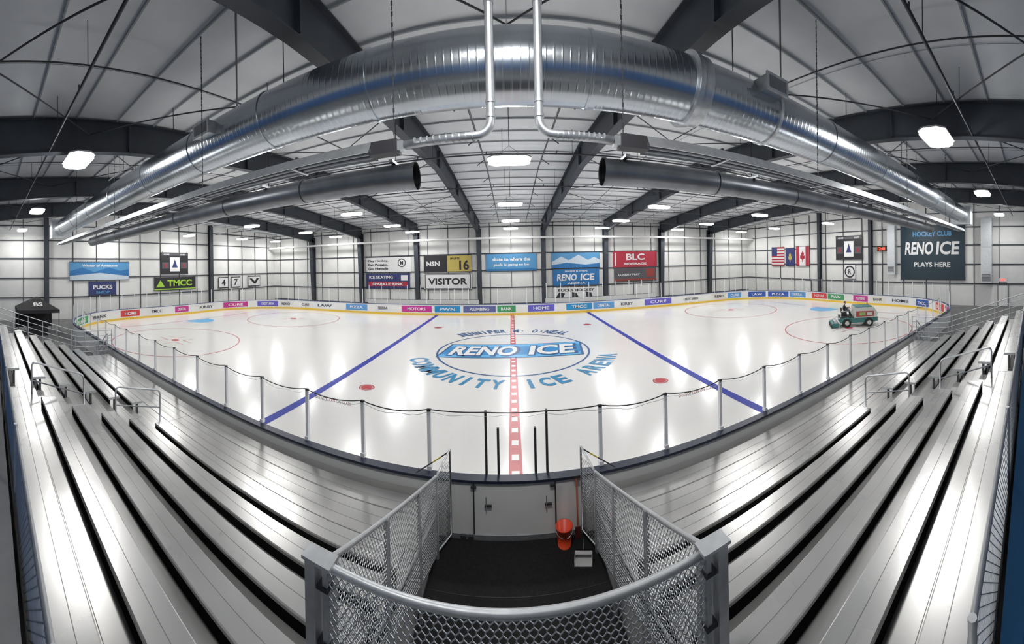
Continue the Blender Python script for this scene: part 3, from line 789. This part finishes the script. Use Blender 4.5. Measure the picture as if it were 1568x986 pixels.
# ------------------------------------------------------------------ canopy tent
mb=MB(); T=mat('tent_black',(.012,.012,.014),.7)
w=1.6
mb.add([(-w,-w,2.05),(w,-w,2.05),(w,w,2.05),(-w,w,2.05),(-.05,-.05,2.95),(.05,-.05,2.95),(.05,.05,2.95),(-.05,.05,2.95)],[(0,1,5,4),(1,2,6,5),(2,3,7,6),(3,0,4,7),(4,5,6,7)],T)
for a,b in(((-w,-w),(w,-w)),((w,-w),(w,w)),((w,w),(-w,w)),((-w,w),(-w,-w))):
    mb.quad((a[0],a[1],1.8),(b[0],b[1],1.8),(b[0],b[1],2.05),(a[0],a[1],2.05),T)
for a in(-1,1):
    for b in(-1,1): mb.b2((a*(w-.05)-.025,b*(w-.05)-.025,0),(a*(w-.05)+.025,b*(w-.05)+.025,2.0),FRAME)
text_fit(mb,'BS',(1.02,0,2.43),(0,1,0),(-.87,0,.5),.7,.5,WHITE,.03)
mb.b2((.4,-.8,0),(1.0,.8,.75),T); mb.b2((-1.52,-1.52,0.3),(-1.5,1.52,1.9),T)
mb.obj('canopy_tent',Matrix.Translation((-26.6,3.7,-.03)))

# ------------------------------------------------------------------ ice resurfacer
ZG=mat('resurfacer_teal',(.04,.17,.16),.4); ZW=mat('resurfacer_white',(.5,.53,.5),.35); ZK=mat('tire',(.02,.02,.02),.8)
ZR_=mat('resurfacer_red',(.35,.05,.05),.4); ZY=mat('resurfacer_green',(.25,.38,.12),.4)
ZM=Matrix.Translation((21.2,12.6,.01))@Matrix.Rotation(radians(-48),4,'Z')@Matrix.Scale(.78,4)
mb=MB()
mb.b2((-1.55,-.85,.38),(1.75,.85,.85),ZG)
mb.prism([(-.25,.85),(1.9,.85),(1.98,1.25),(1.6,1.8),(-.2,1.8)],'y',-.95,.95,ZW)
mb.b2((-.1,-.97,.95),(1.6,-.95,1.45),ZR_); mb.b2((.2,-.98,1.05),(.8,-.965,1.35),ZY); mb.b2((.95,-.98,1.05),(1.45,-.965,1.35),ZW)
mb.b2((-.1,.95,.95),(1.6,.97,1.45),ZR_)
mb.b2((-.15,-.9,1.8),(1.5,.9,1.84),ZG)
mb.b2((1.75,-.8,.45),(2.02,.8,.85),ZG)
for a in(-1,1):
    for x in(-.95,1.15):
        mb.cyl((x,a*.72,.38),(x,a*.98,.38),.38,ZK,n=24); mb.cyl((x,a*.97,.38),(x,a*.99,.38),.2,ZW,n=16)
        mb.tube([(x+.45*cos(t),a*.86,.4+.45*sin(t)) for t in [pi*i/10 for i in range(11)]],.05,ZG,n=6)
    mb.cyl((2.0,a*.6,.65),(2.05,a*.6,.65),.09,LBODY,n=14)
mb.b2((-2.35,-1.05,.06),(-1.7,1.05,.4),ZG); mb.b2((-2.42,-1.05,.01),(-2.35,1.05,.25),ZK)
mb.cyl((-2.0,-.9,.5),(-2.0,.9,.5),.12,GALV,n=14)
for a in(-.6,.6): mb.tube([(-1.5,a,.8),(-1.8,a,.75),(-2.0,a,.4)],.04,GALV,n=6)
mb.b2((-1.55,-.85,.85),(-.3,.85,.92),ZK)
mb.b2((-1.3,-.28,.92),(-.85,.28,1.2),ZK); mb.b2((-1.35,-.28,1.2),(-.85,.28,1.27),BLACK); mb.b2((-1.42,-.28,1.25),(-1.33,.28,1.7),BLACK)
mb.tube([(-.35,0,.95),(-.58,0,1.52)],.035,FRAME,n=8)
Q=[(-.6+.08*cos(t),.2*sin(t),1.54+.18*cos(t)) for t in [2*pi*i/20 for i in range(21)]]
mb.tube(Q,.015,BLACK,n=6)
for y in(-.5,.5):
    mb.tube([(-.3,y,.92),(-.35,y,1.5)],.015,GALV,n=6); mb.sphere((-.35,y,1.52),.03,ZR_,8,6)
mb.tube([(-1.5,-.8,.9),(-1.5,-.8,1.5),(-.4,-.8,1.5)],.02,GALV,n=6); mb.tube([(-1.5,.8,.9),(-1.5,.8,1.5),(-.4,.8,1.5)],.02,GALV,n=6)
mb.cyl((.2,1.05,.3),(1.0,1.05,.3),.1,ZY,n=12)
mb.cyl((1.3,.5,1.84),(1.3,.5,2.05),.05,ORANGE,n=12)
mb.obj('ice_resurfacer',ZM)

J={'pelvis':(0,0,.1,.15),'waist':(.01,0,.26,.135),'chest':(.03,0,.42,.155),'neckb':(.04,0,.55,.08),'neck':(.06,0,.63,.055),
   'hl':(.03,.1,.08,.1),'kl':(.44,.15,.14,.075),'al':(.5,.15,-.26,.05),'tl':(.66,.16,-.31,.045),
   'hr':(.03,-.1,.08,.1),'kr':(.44,-.15,.14,.075),'ar':(.5,-.15,-.26,.05),'tr':(.66,-.16,-.31,.045),
   'sl':(.03,.19,.49,.075),'el':(.16,.26,.27,.055),'wl':(.4,.17,.36,.036),
   'sr':(.03,-.19,.49,.075),'er':(.16,-.26,.27,.055),'wr':(.4,-.17,.36,.036)}
E=[('pelvis','waist'),('waist','chest'),('chest','neckb'),('neckb','neck'),('pelvis','hl'),('hl','kl'),('kl','al'),('al','tl'),('pelvis','hr'),('hr','kr'),('kr','ar'),('ar','tr'),
   ('chest','sl'),('sl','el'),('el','wl'),('chest','sr'),('sr','er'),('er','wr')]
ks=list(J); me=bpy.data.meshes.new('driver_body'); me.from_pydata([J[k][:3] for k in ks],[(ks.index(a),ks.index(b)) for a,b in E],[])
drv=bpy.data.objects.new('resurfacer_driver',me); scene.collection.objects.link(drv)
JK=mat('jacket_black',(.02,.02,.025),.7); me.materials.append(JK)
sm=drv.modifiers.new('skin','SKIN'); sm.use_smooth_shade=True
for i,k in enumerate(ks):
    sv=me.skin_vertices[0].data[i]; r=J[k][3]; sv.radius=(r,r); sv.use_root=(k=='pelvis')
ss=drv.modifiers.new('sub','SUBSURF'); ss.levels=2; ss.render_levels=2
drv.matrix_world=ZM@Matrix.Translation((-1.08,0,1.3))@Matrix.Scale(1.15,4)
h=MB(); hc=(.09,0,.76)
HAIR=mat('hair_dark',(.03,.02,.015),.7)
h.sphere(hc,(.095,.075,.115),SKIN,20,14); h.sphere((hc[0]-.015,0,hc[2]+.03),(.1,.083,.1),HAIR,18,12)
h.cyl((.06,0,.6),(.08,0,.7),.05,SKIN,n=12)
h.sphere((hc[0]+.098,0,hc[2]-.015),(.016,.012,.022),SKIN,8,6)
for a in(-1,1):
    h.sphere((hc[0]+.082,a*.03,hc[2]+.012),(.012,.014,.009),WHITE,8,6); h.sphere((hc[0]+.092,a*.03,hc[2]+.012),(.005,.006,.006),BLACK,6,5)
    h.sphere((hc[0]-.0,a*.077,hc[2]-.005),(.018,.01,.028),SKIN,8,6)
h.sphere((hc[0]+.082,0,hc[2]-.055),(.012,.024,.007),mat('lips',(.4,.15,.13),.5),8,6)
for a in(-1,1):
    w=Vector((.4,a*.17,.36)); h.sphere(tuple(w+Vector((.045,0,.01))),(.05,.022,.038),SKIN,10,8)
    for i,(dz,ln) in enumerate(((.03,.07),(.012,.078),(-.006,.074),(-.024,.06))):
        p0=w+Vector((.07,0,.01+dz)); h.tube([p0,p0+Vector((ln*.45,-a*.012,.005)),p0+Vector((ln*.55,-a*.04,.0)),p0+Vector((ln*.3,-a*.055,0))],.009,SKIN,n=6)
    h.tube([w+Vector((.03,-a*.015,.03)),w+Vector((.06,-a*.035,.045)),w+Vector((.085,-a*.045,.04))],.01,SKIN,n=6)
ho=h.obj('head_and_hands'); ho.parent=drv

# ------------------------------------------------------------------ world + camera
w=bpy.data.worlds.new('world'); scene.world=w; w.use_nodes=True
w.node_tree.nodes['Background'].inputs[0].default_value=(.6,.65,.7,1); w.node_tree.nodes['Background'].inputs[1].default_value=.3
scene.view_settings.view_transform='Standard'
scene.view_settings.exposure=0.0
try:
    cy=scene.cycles; cy.max_bounces=6; cy.diffuse_bounces=4; cy.glossy_bounces=3; cy.transparent_max_bounces=8
    cy.caustics_reflective=False; cy.caustics_refractive=False
except Exception as e: print(e)
cd=bpy.data.cameras.new('camera'); cam=bpy.data.objects.new('camera',cd); scene.collection.objects.link(cam)
cam.location=(0,0,5.05); cam.rotation_euler=(radians(90),radians(1.2),0)
cd.type='PANO'
S=2369.0/1568.0
cx=783*S; hz=403*S
um,uM=-cx/F,(2369-cx)/F; vm,vM=-(1489-hz)/F,hz/F
holder=cd.cycles if hasattr(cd,'cycles') and hasattr(cd.cycles,'panorama_type') else cd
holder.panorama_type='CENTRAL_CYLINDRICAL'
holder.central_cylindrical_range_u_min=um; holder.central_cylindrical_range_u_max=uM
holder.central_cylindrical_range_v_min=vm; holder.central_cylindrical_range_v_max=vM
holder.central_cylindrical_radius=1.0
cd.clip_start=.05; cd.clip_end=300
scene.camera=cam
